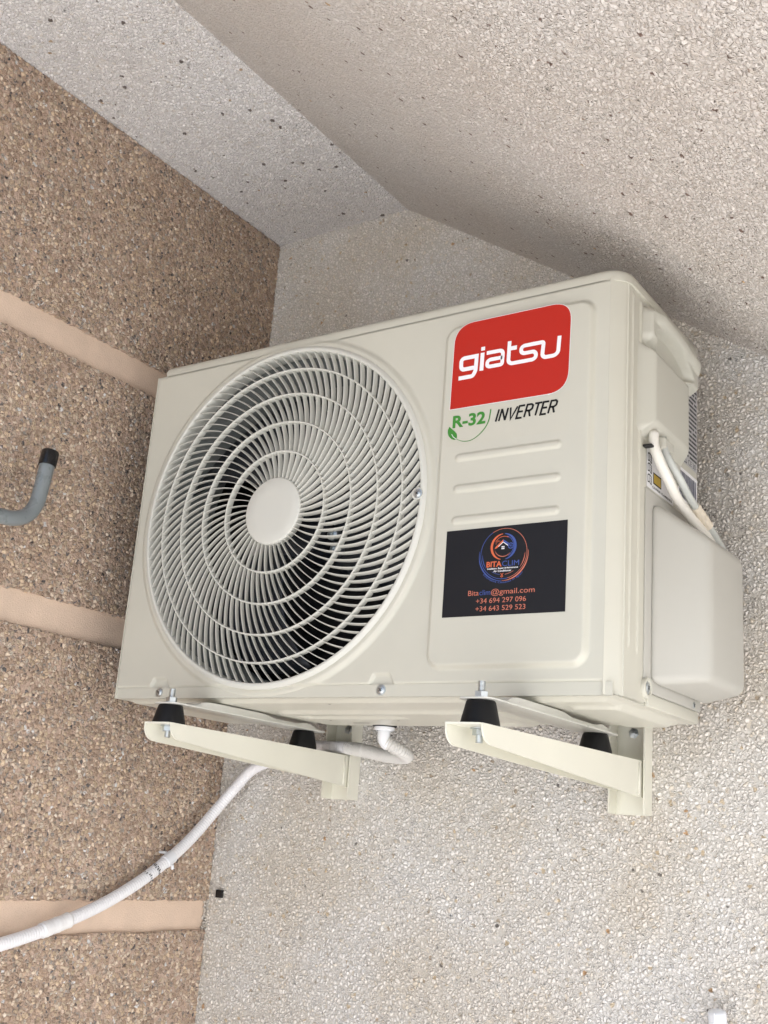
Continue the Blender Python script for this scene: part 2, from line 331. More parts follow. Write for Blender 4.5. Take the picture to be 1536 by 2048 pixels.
# white back wall (with thickness), its top follows the soffit
XE = 3.4; XC = 1.38                          # the wall runs on past the end of the soffit
zt = lambda x: ZC if x < XR else ZC - SL * (x - XR)
rw = thing('rendered_wall', 'white pebble-dash wall behind the air conditioner, running off to the right', 'wall', (1.0, YW, GZ))
mb = MB(); mb.prism([(XB - .2, GZ), (XE, GZ), (XE, zt(XC) + .15), (XC, zt(XC) + .15), (XR, ZC + .15), (XB - .2, ZC + .15)], lambda u, v, t: (u, t, v), YW + .0035, YW + .2)
kk = [mb.build('wall_core', M['white_pebble'], rw)]
kk.append(dense('pebble_coat', (XB - .004, YW, -.62), (1, 0, 0), (0, 0, 1), 1.35, 1.6, .0016, M['white_pebble'], rw))
at(rw.location, kk)
fs = thing('flat_soffit', 'narrow flat grey-white pebbled soffit above the brown wall', 'ceiling', (.06, YW, ZC))
mb = MB(); mb.prism([(XB - .2, ZC + .003), (XR - .012, ZC + .003), (XR - .012, ZC + .15), (XB - .2, ZC + .15)], lambda u, v, t: (u, t, v), YO, YW)
kk = [mb.build('slab', M['ceil_pebble'], fs), dense('pebble_coat', (XB - .003, YW + .003, ZC), (1, 0, 0), (0, -1, 0), XR - XB + .003, .95, .0020, M['ceil_pebble'], fs)]
at(fs.location, kk)
ss = thing('sloping_soffit', 'sloping warm white pebbled soffit rising over the unit, top right', 'ceiling', (XR, YW, ZC))
mb = MB(); mb.prism([(XR - .012, ZC + .004), (XC, ZC - SL * (XC - XR) + .004), (XC, ZC - SL * (XC - XR) + .18), (XR - .012, ZC + .15)], lambda u, v, t: (u, t, v), YO, YW)
sl_ = math.hypot(1, SL); kk = [mb.build('slab', M['slope_pebble'], ss), dense('pebble_coat', (XR, YW + .003, ZC), (1 / sl_, 0, -SL / sl_), (0, -1, 0), 1.20, 1.15, .0020, M['slope_pebble'], ss)]
at(ss.location, kk)
# brown wall: pebble panels standing 7 mm proud of smooth recessed bands
YB = -1.3
bw = thing('brown_wall', 'brown pebble-dash side wall with smooth tan horizontal bands, left', 'wall', (XB, YW, GZ))
kids = []
mb = MB(); mb.box((XB - .2, YB, GZ), (XB - .0075, YW, ZC)); kids.append(mb.build('wall_core', M['smooth_tan'], bw))
bands = [(.530, .583), (.089, .1406), (-.3485, -.300), (-.79, -.741), (-1.232, -1.183), (-1.674, -1.625)]
edges = [ZC] + [e for b_ in bands for e in (b_[1], b_[0])] + [GZ]
rnd = random.Random(3)
for k in range(0, len(edges), 2):
    ztop, zbot = edges[k], edges[k + 1]
    if k < 8: kids.append(dense('pebble_coat', (XB, -.62, max(zbot, -.62) + .002), (0, 1, 0), (0, 0, 1), YW + .62, ztop - max(zbot, -.62) - .004, .0016, M['brown_pebble'], bw))
    ys = frange(YB, YW, .006 if k < 6 else .05); jt = 0; jb = 0; V = []; F = []
    for y in ys:
        jt = jt * .7 + rnd.uniform(-1, 1) * .0007; jb = jb * .7 + rnd.uniform(-1, 1) * .0005
        tt = ztop + (jt if k else 0); bb = zbot + jb
        V += [(XB - .0075, y, tt), (XB - .002, y, tt), (XB - .0012, y, tt - .002), (XB - .0012, y, bb + .003), (XB - .002, y, bb + .0005), (XB - .0075, y, bb)]
    for i in range(len(ys) - 1):
        for j in range(5): a = i * 6 + j; F.append((a, a + 6, a + 7, a + 1))
    kids.append(link('pebble_panel', V, F, M['brown_pebble'], bw))
# torn edge of coat where the lowest visible band meets the white wall
mb = MB()
for k in range(9):
    z = -.302 - k * .0055 + rnd.uniform(-.002, .002)
    mb.lathe([(0.0, -.001), (.003 + rnd.random() * .002, 0), (.002, .002), (0, .003)], (XB - .0065 + rnd.uniform(0, .004), YW - .003, z), (0, -1, .2), 8)
kids.append(mb.build('plaster_crumbs', M['white_pebble'], bw))
at(bw.location, kids)

# ------------------------------------------------------------------ air conditioner
W, H, D, CH = .80, .516, .270, .017
CX, CZ = .281, .2597
ac = thing('air_conditioner_unit', 'large cream outdoor air conditioner with round spiral grille, mounted on two wall brackets', 'air conditioner', (.4, .135, 0))
K = []
scr = [.0892, .4804]
def fy(x, z):
    d = 0.0
    s = sdbox(x, z, .5465, .7665, .0275, .4945, .022)
    d += .0070 * sstep(-s / .0075)
    for zr in (.3022, .2600, .2178):
        q = math.hypot(max(abs(x - .6512) - .0695, 0), z - zr); d += .0024 * sstep((.0056 - q) / .003)
    rc = math.hypot(x - CX, z - CZ)
    d += .0046 * sstep((.2665 - rc) / .0090)
    # pressed step along the bottom edge; it dips under the fan ring and climbs over each screw
    zs = .0125
    if abs(x - CX) < .13: zs -= .012 * sstep((.13 - abs(x - CX)) / .075)
    for xs in scr: zs = max(zs, .0125 + .0125 * sstep((.020 - abs(x - xs)) / .009))
    d -= .0048 * sstep((zs - z) / .0040 + .5) * sstep((W - CH - .0005 - x) / .0025)
    if x < .002 or z > H - .0025: d -= .0012
    return d
def hole(u, v): return math.hypot(u - CX, v - CZ) > .2485
us = frange(0, W - CH, .0016); vs = frange(-.0035, H, .0016)
V = []; F = []
for v in vs:
    for u in us: V.append((u, -fy(u, v), v))
n = len(us)
for j in range(len(vs) - 1):
    for i in range(n - 1):
        if hole((us[i] + us[i + 1]) / 2, (vs[j] + vs[j + 1]) / 2): a = j * n + i; F.append((a, a + 1, a + n + 1, a + n))
o = link('front_panel', V, F, M['cream'], ac, smooth=True); K.append(o)
# rounded/chamfered corner and the strip of the front shell that turns onto the side (two pressed ribs)
prof = [(W - CH - .0016, .0006)] + [(W - CH + .0002, .0001), (W - CH + .0012, .0011), (W - .004, CH - .0045), (W - .0022, CH - .0015), (W - .0014, CH + .001), (W, CH + .0016)]
ysd = frange(CH + .003, .0815, .0013)
V = []; vz = frange(-.002, H, .004); F = []
def side_d(y, z):
    d = 0
    if .055 < z < .508 + (0): d += .0022 * sstep((.0036 - abs(y - .032)) / .0022) * sstep((z - .055) / .004)
    if .052 < z < .508: d += .0022 * sstep((.0036 - abs(y - .0575)) / .0022) * sstep((z - .052) / .004)
    return d
cols = prof + [(None, y) for y in ysd] + [(W - .004, .0822)]
for z in vz:
    for a, b in cols: V.append((a if a is not None else W + side_d(b, z), b, z))
n = len(cols)
for j in range(len(vz) - 1):
    for i in range(n - 1): a = j * n + i; F.append((a, a + 1, a + n + 1, a + n))
K.append(link('corner_shell', V, F, M['cream'], ac, auto=40))
# edges of sheet returned inwards along top/left of the front panel
mb = MB(); mb.box((-.0006, .0, -.003), (.001, .02, H)); K.append(mb.build('panel_return', M['cream'], ac))
# lid: shallow tray with rounded corners
def rr_out(x0, x1, y0, y1, rf, rb, n=8):
    P = []
    for cx, cy, r, a0 in ((x1 - rb, y1 - rb, rb, 0), (x0 + rb, y1 - rb, rb, 90), (x0 + rb, y0 + rb, rb, 180), (x1 - rf, y0 + rf, rf, 270)):
        for k in range(n + 1): a = R(a0 + 90 * k / n); P.append((cx + r * math.cos(a), cy + r * math.sin(a)))
    return P
base = rr_out(.0125, W + .0025, .0012, D + .002, .026, .006)
V = []; F = []; n = len(base); cxm, cym = .4, .135
lay = [(.5145, -.0012), (.515, 0), (.524, 0), (.5285, -.0014), (.5315, -.0048), (.5325, -.010)]
for z, ins in lay:
    for x, y in base:
        dx = -1 if x > cxm else 1; dy = -1 if y > cym else 1
        V.append((x - dx * ins * 1.0, y - dy * ins * 1.0, z))
for j in range(len(lay) - 1):
    for i in range(n): F.append((j * n + i, j * n + (i + 1) % n, (j + 1) * n + (i + 1) % n, (j + 1) * n + i))
F.append(tuple(range((len(lay) - 1) * n, len(lay) * n))); F.append(tuple(range(n - 1, -1, -1)))
K.append(link('lid', V, F, M['cream'], ac, auto=50))
# side panel behind the seam, with its lower fold
mb = MB(); mb.box((W - .0018, .0832, .0), (W, D, H - .001), .0006, 1)
mb.box((W - .003, .090, -.0042), (W + .0022, D - .004, .0105), .0012, 2)
K.append(mb.build('side_panel', M['cream'], ac, auto=40))
mb = MB(); mb.box((.012, D - .004, .0), (W - .002, D, H - .002)); mb.box((.0, .02, .0), (.002, D, H - .002)); K.append(mb.build('rear_coil_guard', M['coil'], ac))
mb = MB(); mb.box((.525, .012, .004), (.528, D - .006, H - .004)); mb.box((.003, .018, .004), (.5245, .0215, .0065)); K.append(mb.build('inner_partition', M['dark'], ac))
# base pan: pressed underside
def pz(x, y):
    e = min(x - .002, W - .003 - x, y - .003, D - .003 - y)
    d = .0045 * sstep(e / .006) * 0
    d += .005 * sstep((e - .012) / .010)
    d += .0045 * sstep(-sdbox(x, y, .22, .60, .095, .245, .03) / .009)
    d -= .004 * sstep(-sdbox(x, y, .245, .43, .12, .16, .012) / .006)
    d -= .004 * sstep(-sdbox(x, y, .46, .575, .185, .225, .012) / .006)
    d += .004 * sstep(-sdbox(x, y, .02, .145, .06, .24, .02) / .008) + .004 * sstep(-sdbox(x, y, .71, .785, .05, .24, .02) / .008)
    return -.0035 - d
slots = [(.47, .500, .205, .2085), (.52, .550, .205, .2085), (.30, .33, .198, .2015)]
us = frange(.002, W - .003, .003); vs = frange(.003, D - .003, .003)
V = [(u, v, pz(u, v)) for v in vs for u in us]; n = len(us); F = []
for j in range(len(vs) - 1):
    for i in range(n - 1): a = j * n + i; F.append((a, a + n, a + n + 1, a + 1))
o = link('base_pan', V, F, M['cream'], ac, smooth=True); K.append(o); pan = o
mb = MB()
for a in ((.002, .0015, .012), ): pass
mb.box((.001, .0022, -.0035), (W - .006, .0042, .012)); mb.box((.001, D - .004, -.0038), (W - .002, D - .002, .012)); mb.box((.001, .0042, -.0036), (.003, D - .004, .012)); mb.box((W - .005, .018, -.0039), (W - .003, D - .004, .0)); mb.box((W - .020, .006, -.0036), (W - .004, .020, -.0020))
K.append(mb.build('pan_rim', M['cream'], ac))
for (a, b, c, d) in slots:
    mb = MB(); mb.add([(a, c, pz(a, c) - .0004), (b, c, pz(b, c) - .0004), (b, d, pz(b, d) - .0004), (a, d, pz(a, d) - .0004)], [(0, 3, 2, 1)]); K.append(mb.build('pan_slot', M['dark'], ac))
for (x, y) in ((.38, .03), (.40, .17), (.28, .17), (.60, .06)):
    mb = MB(); mb.lathe([(0, 0), (.002, 0)], (x, y, pz(x, y) - .0005), (0, 0, -1), 10); K.append(mb.build('pan_hole', M['dark'], ac))
# ---- grille
gr = bpy.data.objects.new('fan_grille', None); COL.objects.link(gr); gr.parent = ac; K.append(gr)
rings = [.0895, .1345, .1780, .2170]
def pt(r, a, y): return (CX + r * math.cos(a), y, CZ + r * math.sin(a))
YF = lambda r: -.0085 - .0035 * (1 - (r / .25) ** 2)          # the grille face bulges a little towards the hub
mb = MB(); mb.lathe([(.2432, -.014), (.2445, .0072), (.2455, .0086), (.2475, .0092), (.2492, .0088), (.2515, .0068), (.2532, .0052), (.2534, .0020), (.2534, -.002)], (CX, 0, CZ), (0, -1, 0), 180)
mb.build('grille_rim', M['grille'], gr, auto=35)
mb = MB()
for r in rings:
    yf = YF(r); mb.lathe([(r - .0011, yf + .010), (r - .0011, yf + .0004), (r - .0006, yf - .0002), (r + .0006, yf - .0002), (r + .0011, yf + .0004), (r + .0013, yf + .010)], (CX, 0, CZ), (0, 1, 0), 160)
mb.build('grille_ring', M['grille'], gr, auto=40)
zones = [(.0475, .0895, 45, -98.6, .0490), (.0895, .1345, 68, -102.1, .0892), (.1345, .1780, 84, -95.5, .1343), (.1780, .2170, 94, -91.9, .1784), (.2170, .2445, 99, -96.6, .2200)]
th = lambda r: 2.3 * r + 3.5 * r * r
mb = MB()
for (r0, r1, N_, ph, rp) in zones:
    ns = 9; tz = .00058
    for k in range(N_):
        a0 = R(ph) + 2 * math.pi * k / N_ - th(rp)
        V = []; F = []
        for i in range(ns + 1):
            r = r0 + (r1 - r0) * i / ns; a = a0 + th(r)
            tg = Vector((math.cos(a) - r * (2.3 + 7 * r) * math.sin(a), math.sin(a) + r * (2.3 + 7 * r) * math.cos(a))).normalized(); nn = Vector((-tg.y, tg.x))
            c = Vector((CX + r * math.cos(a), CZ + r * math.sin(a))); y = YF(r)
            # blade section: rounded front edge, leaning slightly with depth
            for (s_, dy) in ((-tz, .0083), (-tz, .0008), (-tz * .55, .0001), (tz * .55, .0001), (tz, .0008), (tz, .0083)):
                q = c + nn * (s_ - (dy * .17)); V.append((q.x, y + dy, q.y))
        for i in range(ns):
            for j in range(6): j2 = (j + 1) % 6; F.append((i * 6 + j, i * 6 + j2, (i + 1) * 6 + j2, (i + 1) * 6 + j))
        mb.add(V, F)
mb.build('spiral_vanes', M['grille'], gr, auto=35)
mb = MB(); mb.lathe([(.0490, .000), (.0497, .0105), (.0490, .0122), (.0475, .0130), (.030, .0133), (.0, .0134)], (CX, 0, CZ), (0, -1, 0), 72)
mb.build('hub_cap', M['grille'], gr, auto=50)
# ---- screws
def screw(x, y, z, nrm, par, r=.0052, boss=None):
    m_ = MB(); ax = Vector(nrm).normalized()
    m_.lathe([(r * 1.35, 0), (r * 1.35, .0006), (r * 1.0, .0008), (r, .0014), (r * .8, .0022), (r * .3, .0025), (0, .0025)], (x, y, z), ax, 24)
    o_ = m_.build('screw', M['zinc'], par, auto=40)
    u = ax.orthogonal().normalized(); w_ = ax.cross(u); m2 = MB(); c = Vector((x, y, z)) + ax * .00258
    for d1, d2 in ((u, w_), (w_, u)):
        m2.add([c + d1 * r * .55 + d2 * r * .1, c - d1 * r * .55 + d2 * r * .1, c - d1 * r * .55 - d2 * r * .1, c + d1 * r * .55 - d2 * r * .1], [(0, 1, 2, 3)])
        c = c + ax * .0001
    s_ = m2.build('cross_slot', M['dark'], o_); return o_
for xs in scr: K.append(screw(xs, .0022, .0052, (0, -1, 0), ac))
mb = MB(); mb.lathe([(.0085, 0), (.0085, .0015), (.0072, .0022), (0, .0022)], (.5225, -.0085, CZ), (0, -1, 0), 24); K.append(mb.build('screw_boss', M['grille'], ac, auto=40))
K.append(screw(.5243, -.0107, .2590, (0, -1, 0), ac, .0048))
mb = MB(); mb.lathe([(.0125, 0), (.0125, .004), (.0115, .0052), (.0088, .0052), (.0080, .0030), (0, .0030)], (W, .083, .0165), (1, 0, 0), 30); K.append(mb.build('screw_collar', M['cream'], ac, auto=40))
K.append(screw(W + .0030, .083, .0165, (1, 0, 0), ac, .0058))
K.append(screw(W + .0005, .250, .0185, (1, 0, 0), ac, .0050))
# ---- inside
mb = MB(); mb.lathe([(.2425, -.014), (.2415, -.03), (.236, -.045), (.234, -.09), (.238, -.115)], (CX, 0, CZ), (0, -1, 0), 96); K.append(mb.build('fan_shroud', M['shroud'], ac, smooth=True))
fan = bpy.data.objects.new('fan', None); COL.objects.link(fan); fan.parent = ac; K.append(fan)
mb = MB(); mb.lathe([(0, -.045), (.03, -.046), (.052, -.052), (.056, -.065), (.056, -.115)], (CX, 0, CZ), (0, -1, 0), 48); mb.build('fan_hub', M['fan'], fan, auto=40)
for k in range(3):
    V = []; F = []; na, nr = 14, 10
    for i in range(nr + 1):
        r = .05 + .172 * i / nr; sp = R(74) * (1 - .12 * i / nr); sweep = .55 * (i / nr) ** 1.3
        for j in range(na + 1):
            a = R(100 + 120 * k) + sweep + sp * (j / na - .5); yy = .095 - .05 * (j / na) + .006 * math.sin(j / na * math.pi); V.append(pt(r, a, yy))
    for i in range(nr):
        for j in range(na): q = i * (na + 1) + j; F.append((q, q + 1, q + na + 2, q + na + 1))
    o = link('fan_blade', V, F, M['fan'], fan, smooth=True); md = o.modifiers.new('s', 'SOLIDIFY'); md.thickness = .003
mb = MB()
for (x, z) in ((.345, .235), (.352, .213)): mb.lathe([(.009, -.06), (.009, -.048), (.006, -.046), (.003, -.046), (.003, -.049), (0, -.049)], (x, 0, z), (0, -1, 0), 20)
K.append(mb.build('motor_bolt', M['zinc'], ac, auto=40))
# ---- brand sticker: red badge, white wordmark
mb = MB()
red = rounded([(.5635, .3713), (.5648, .4922), (.7336, .4926), (.7326, .3708)], .0001)
out = [(.5635, .3713)]
def corner(p0, pc, p1, n=10): return [((1 - t) ** 2 * p0[0] + 2 * t * (1 - t) * pc[0] + t * t * p1[0], (1 - t) ** 2 * p0[1] + 2 * t * (1 - t) * pc[1] + t * t * p1[1]) for t in [k / n for k in range(n + 1)]]
badge = [(.5636, .3713)] + [(.7055, .3705)] + corner((.7055, .3705), (.7322, .3712), (.7327, .3985)) + corner((.7338, .4655), (.7343, .4915), (.7085, .4924)) + corner((.5935, .4921), (.5652, .4915), (.5646, .4640))
o = poly2(MB(), badge, front(0.00750)).build('brand_sticker', M['red'], ac); K.append(o)
cxb = .6487; czb = .4316
mbw = MB(); ribbon(mbw, badge, .0012, front(0.00745), closed=True); mbw.build('sticker_border', M['white_print'], o)
mb = MB(); sw = .0058
strokes = [[(.6005, .4414), (.5800, .4414), (.5770, .4385), (.5772, .4285), (.5800, .4254), (.5990, .4254)],
           [(.6003, .4443), (.5994, .4205), (.5955, .4136), (.5742, .4136)],
           [(.6088, .4443), (.6082, .4190)], [(.6093, .4527), (.6092, .4474)],
           [(.6150, .4426), (.6360, .4426), (.6392, .4395), (.6385, .4226), (.6195, .4226), (.6163, .4248), (.6168, .4304), (.6200, .4324), (.6386, .4324)],
           [(.6480, .4426), (.6592, .4426)],
           [(.6482, .4532), (.6476, .4245), (.6515, .4213), (.6830, .4213), (.6868, .4240), (.6868, .4290), (.6838, .4322), (.6690, .4322), (.6655, .4350), (.6655, .4400), (.6690, .4428), (.6972, .4428), (.6958, .4245), (.6990, .4213), (.7130, .4213), (.7178, .4250), (.7190, .4470)]]
for k, s_ in enumerate(strokes): ribbon(mb, rounded(s_, .0030, 5), sw * (.92 if k in (4, 6) else 1), front(0.00750), .0003 + k * .00003)
mb.build('lettering', M['white_print'], o)
# clear label with R-32 leaf mark and INVERTER
o = plate(MB(), .5610, .7350, .3190, .3700, front(0.00720), .002).build('refrigerant_label', M['clear_label'], ac); K.append(o)
mb = MB(); text(mb, 'R-32', front(0.00760), .5692, .6180, .3450, .3616, bold=.034, shear=.0)
leaf = [(.5645, .3473), (.5690, .3432), (.573, .3396), (.5762, .3360), (.577, .3325), (.5764, .3285), (.5742, .3278), (.572, .328), (.5690, .3293), (.5665, .3315), (.5640, .3345), (.5625, .3386), (.5624, .3412), (.5627, .3435)]
poly2(mb, leaf, front(0.00760)); ribbon(mb, catm2 if False else rounded([(.5764, .3282), (.5863, .3236), (.5985, .3233), (.6105, .3300), (.6195, .3395), (.6237, .3492), (.6251, .3625)], .02, 8), .0014, front(0.00760), taper=lambda t: .45 + .75 * t)
mb.build('green_mark', M['green_print'], o)
mb = MB(); ribbon(mb, [(.5688, .3361), (.5715, .3318), (.5762, .3284)], .0007, front(0.00780)); mb.build('leaf_vein', M['white_print'], o)
mb = MB(); h_ = .0161; z0 = .3443; lw = .0026
def st(x, pts, cw): ribbon(mb, [(x + a * cw + .27 * b * h_, z0 + b * h_) for a, b in pts], lw, front(0.00760), .00002 * (len(mb.v) % 7))
xs = .6330
for ch, cw, adv in (('I', 0, .0045), ('N', .0086, .0122), ('V', .0098, .0125), ('E', .0078, .0112), ('R', .0084, .0106), ('T', .0100, .0118), ('E', .0078, .0107), ('R', .0084, .0)):
    if ch == 'I': st(xs, [(0, 0), (0, 1)], .01)
    if ch == 'N': st(xs, [(0, 0), (0, 1)], cw); st(xs, [(0, 1), (1, 0)], cw); st(xs, [(1, 0), (1, 1)], cw)
    if ch == 'V': st(xs, [(0, 1), (.45, 0), (1, 1)], cw)
    if ch == 'E': st(xs, [(1, 0), (0, 0), (0, 1), (1, 1)], cw); st(xs, [(0, .52), (.9, .52)], cw)
    if ch == 'R': st(xs, [(0, 0), (0, 1), (.7, 1), (1, .88), (1, .62), (.7, .5), (0, .5)], cw); st(xs, [(.5, .5), (.95, 0)], cw)
    if ch == 'T': st(xs, [(0, 1), (1, 1)], cw); st(xs, [(.5, 0), (.5, 1)], cw)
    xs += adv
mb.build('lettering', M['black_print'], o)
# installer sticker
st_ = plate(MB(), .5703, .7376, .0926, .2042, front(0.00740), .0004).build('installer_sticker', M['navy'], ac); K.append(st_)
FR = front(0.00770)
ex, ez = .6533, .1690
mo, mbl, mw, ms = MB(), MB(), MB(), MB()
ribbon(ms, arc(ex, ez, .0318, -78, 120, 60), .0006, FR); ribbon(mbl, arc(ex, ez, .0318, 120, 282, 50), .0007, FR)
ribbon(mbl, arc(ex - .0004, ez - .0008, .0334, 170, 268, 40), .0012, FR, .00005, taper=lambda t: .3 + math.sin(t * 3.14)); ribbon(ms, arc(ex + .0002, ez - .0008, .0334, -92, 5, 40), .0013, FR, .00005, taper=lambda t: .3 + math.sin(t * 3.14))
ribbon(ms, arc(ex - .001, ez, .0302, -38, 0, 20), .0008, FR, 0, taper=lambda t: .2 + math.sin(t * 3.14)); ribbon(mbl, arc(ex + .001, ez, .0302, 180, 216, 20), .0008, FR, 0, taper=lambda t: .2 + math.sin(t * 3.14))
hx, hz = .6527, .1778
ribbon(mo, arc(hx, hz, .0163, 95, 258, 40), .0026, FR, taper=lambda t: .3 + .9 * math.sin(t * 3.14)); ribbon(mbl, arc(hx, hz, .0163, -78, 85, 40), .0028, FR, taper=lambda t: .3 + .9 * math.sin(t * 3.14))
ribbon(mo, arc(hx, hz, .0130, 60, 150, 30), .0006, FR); ribbon(mbl, arc(hx, hz, .0138, -60, 70, 30), .0008, FR); ribbon(ms, arc(hx, hz, .0125, 200, 320, 30), .0008, FR, 0, taper=lambda t: .2 + math.sin(t * 3.14))
poly2(mo, [(.6405, .1755), (.6420, .1782), (.6520, .1868), (.6520, .1842), (.6440, .1765)], FR); poly2(mbl, [(.6522, .1868), (.6522, .1842), (.6600, .1780), (.6620, .1805)], FR)
ribbon(mw, [(.6458, .1782), (.6521, .1836), (.6588, .1788)], .0008, FR, .0001)
for dx in (-.0011, .0011):
    for dz in (-.0011, .0011): plate(mw, .6521 + dx - .0008, .6521 + dx + .0008, .1765 + dz - .0008, .1765 + dz + .0008, FR, .0002)
ribbon(mbl, arc(.6627, .1782, .0034, 0, 350, 24), .0010, FR, closed=True)
for k in range(6): ribbon(mbl, [(.6627, .1782), (.6627 + .003 * math.cos(k * 1.047), .1782 + .003 * math.sin(k * 1.047))], .0005, FR, .0001)
ribbon(mo, arc(.6452, .1828, .0022, 30, 200, 16), .0005, FR)
for k in range(7): a_ = R(20 + 32 * k); ribbon(mo, [(.6452 + .0028 * math.cos(a_), .1828 + .0028 * math.sin(a_)), (.6452 + .0040 * math.cos(a_), .1828 + .0040 * math.sin(a_))], .0004, FR)
text(mo, 'BITA', FR, .6302, .6512, .1530, .1600, bold=.03); text(mbl, 'CLIM', FR, .6518, .6750, .1530, .1600, bold=.0)
text(mw, 'Installation, Repair & Maintenance', FR, .6315, .6738, .1498, .1518, bold=.02); text(mw, 'Air Conditioner', FR, .6402, .6648, .1462, .1486, bold=.02)
ribbon(mo, [(.6505, .1400), (.6540, .1442)], .0007, FR); ribbon(mo, [(.6540, .1400), (.6505, .1442)], .0007, FR, .0001); ribbon(mo, arc(.6522, .1405, .0012, 180, 360, 10), .0006, FR, .0002)
ribbon(mbl, arc(ex, ez + .002, .0285, 238, 262, 14), .0005, FR); ribbon(ms, arc(ex, ez + .002, .0285, 276, 300, 14), .0005, FR)
def wrp(u, v):
    rr_ = .0372 - (v - .1); a_ = -math.pi / 2 + (u - .6533) / .0365; return (ex + rr_ * math.cos(a_), ez + rr_ * math.sin(a_))
text(mbl, 'Innovative Climates in Spain', FR, .6233, .6833, .1, .1024, warp=wrp, bold=.01)
text(ms, 'Bita', FR, .6064, .6212, .1183, .1252); text(mbl, 'clim', FR, .6222, .6374, .1183, .1252); text(ms, '@gmail.com', FR, .6384, .6974, .1183, .1252)
text(ms, '+34 694 297 096', FR, .6180, .6862, .1080, .1145); text(ms, '+34 643 529 523', FR, .6178, .6858, .0983, .1048)
for q, mm_, nm in ((mo, M['orange_print'], 'orange_artwork'), (mbl, M['blue_print'], 'blue_artwork'), (mw, M['white_print'], 'white_artwork'), (ms, M['salmon_print'], 'salmon_lettering')): q.build(nm, mm_, st_)
# ---- terminal cover with grip on the side
def tx(y, z):
    s1 = sdbox(y, z, .044, .214, .322, .462, .018); h1 = .0185 * sstep(-s1 / .028)
    if z > .438: h1 *= 1 - .9 * sstep((z - .438) / .020)
    dr = .012 * sstep((y - .13) / .12); zz = z + dr
    s2 = sdbox(y, zz, .058, .250, .452, .509, .016); h2 = .0145 * sstep(-s2 / .012)
    q = (zz - .4945) / .0105; e = sstep((y - .066) / .03) * sstep((.247 - y) / .02)
    if abs(q) < 1: h2 += .0075 * e * math.sqrt(1 - q * q)
    el = ((y - .150) / .074) ** 2 + ((zz - .4695) / .0165) ** 2
    if el < 1: h2 -= .0138 * sstep(2.2 * (1 - el))
    if s2 < -.005: h2 = max(h2, .0028)
    s3 = sdbox(y, z, .092, .132, .314, .338, .005); h3 = .0200 * sstep(-s3 / .006)
    return W - .0012 + max(h1, h2, h3)
us = frange(.040, .254, .0014); vs = frange(.308, .513, .0014)
K.append(sheet('terminal_cover', us, vs, lambda u, v: (tx(u, v), u, v), M['cream_plastic'], ac))
mb = MB(); mb.box((W + .0005, .066, .3128), (W + .0125, .0765, .3160), .0014); K.append(mb.build('cable_opening', M['dark'], ac, auto=40))
mb = MB(); mb.box((W + .0003, .178, .302), (W + .0018, .200, .345), .0005); K.append(mb.build('cover_tab', M['cream_plastic'], ac))
# ---- valve cover
mb = MB(); mb.box((W - .0005, .0765, .0120), (W + .0022, D + .006, .2640), .002, 2)
mb.hexa([(W + .001, .092, .022), (W + .001, .285, .022), (W + .001, .285, .252), (W + .001, .092, .252), (W + .063, .139, .0315), (W + .063, .272, .0345), (W + .063, .272, .212), (W + .063, .139, .208)], .011, 6)
K.append(mb.build('valve_cover', M['grey_plastic'], ac, auto=60))
# ---- labels on the side panel
SP = sidep(.0006)
lab = plate(MB(), .190, .2695, .3400, .500, SP, .001).build('rating_label', M['label_grey'], ac); K.append(lab)
mb = MB(); z = .4960; rl = random.Random(5)
while z > .3540:
    y = .1925
    while y < .2665:
        wd = rl.uniform(.004, .018); plate(mb, y, min(.267, y + wd), z - .0022, z + .0012, sidep(.0008), .0002); y += wd + (.0006 if rl.random() < .85 else .004)
    z -= .0064
text(mb, 'CE', sidep(.0009), .232, .246, .3425, .3505, bold=.0); text(mb, '30', sidep(.0009), .250, .262, .3425, .3505); ribbon(mb, [(.214, .3425), (.226, .3425), (.220, .3520)], .0015, sidep(.0009), closed=True)
mb.build('fine_print', M['ink_grey'], lab)
lab = plate(MB(), .193, .2685, .2860, .3305, SP, .001).build('barcode_label', M['label_white'], ac); K.append(lab)
mb = MB(); y = .198
while y < .264:
    wd = rl.choice((.0008, .0012, .0022, .003)); plate(mb, y, y + wd, .2880, .3255, sidep(.0009), .0001); y += wd + rl.choice((.0008, .0012, .002))
mb.build('bars', M['ink_blue'], lab)
lab = plate(MB(), .081, .176, .2665, .3180, SP, .001).build('caution_label', M['label_white'], ac); K.append(lab)
mb = MB()
for k, (y, z) in enumerate(((.090, .3060), (.090, .2925), (.090, .2780))):
    ribbon(mb, rounded([(y - .005, z - .005), (y, z - .0035), (y + .007, z - .006), (y + .007, z + .004), (y, z + .006), (y - .005, z + .0045)], .001, 2, True), .0016, sidep(.0009), closed=True)
    ribbon(mb, [(y, z - .0035), (y, z + .006)], .0009, sidep(.0010))
    ribbon(mb, [(y + .0015, z + .002), (y + .0055, z + .0005)], .0007, sidep(.0010)); ribbon(mb, [(y + .0015, z - .001), (y + .0055, z - .0025)], .0007, sidep(.0011))
text(mb, 'CAUTION', sidep(.0009), .100, .128, .2695, .2725, bold=.02); text(mb, 'FLAMMABLE', sidep(.0009), .132, .170, .2695, .2725, bold=.02)
ribbon(mb, [(.104, .2765), (.130, .2765), (.130, .2900), (.104, .2900)], .0018, sidep(.0010), closed=True)
mb.build('pictograms', M['black_print'], lab)
mb = MB(); plate(mb, .104, .130, .2765, .2900, sidep(.0009), .0003); mb.build('warning_patch', M['yellow'], lab)
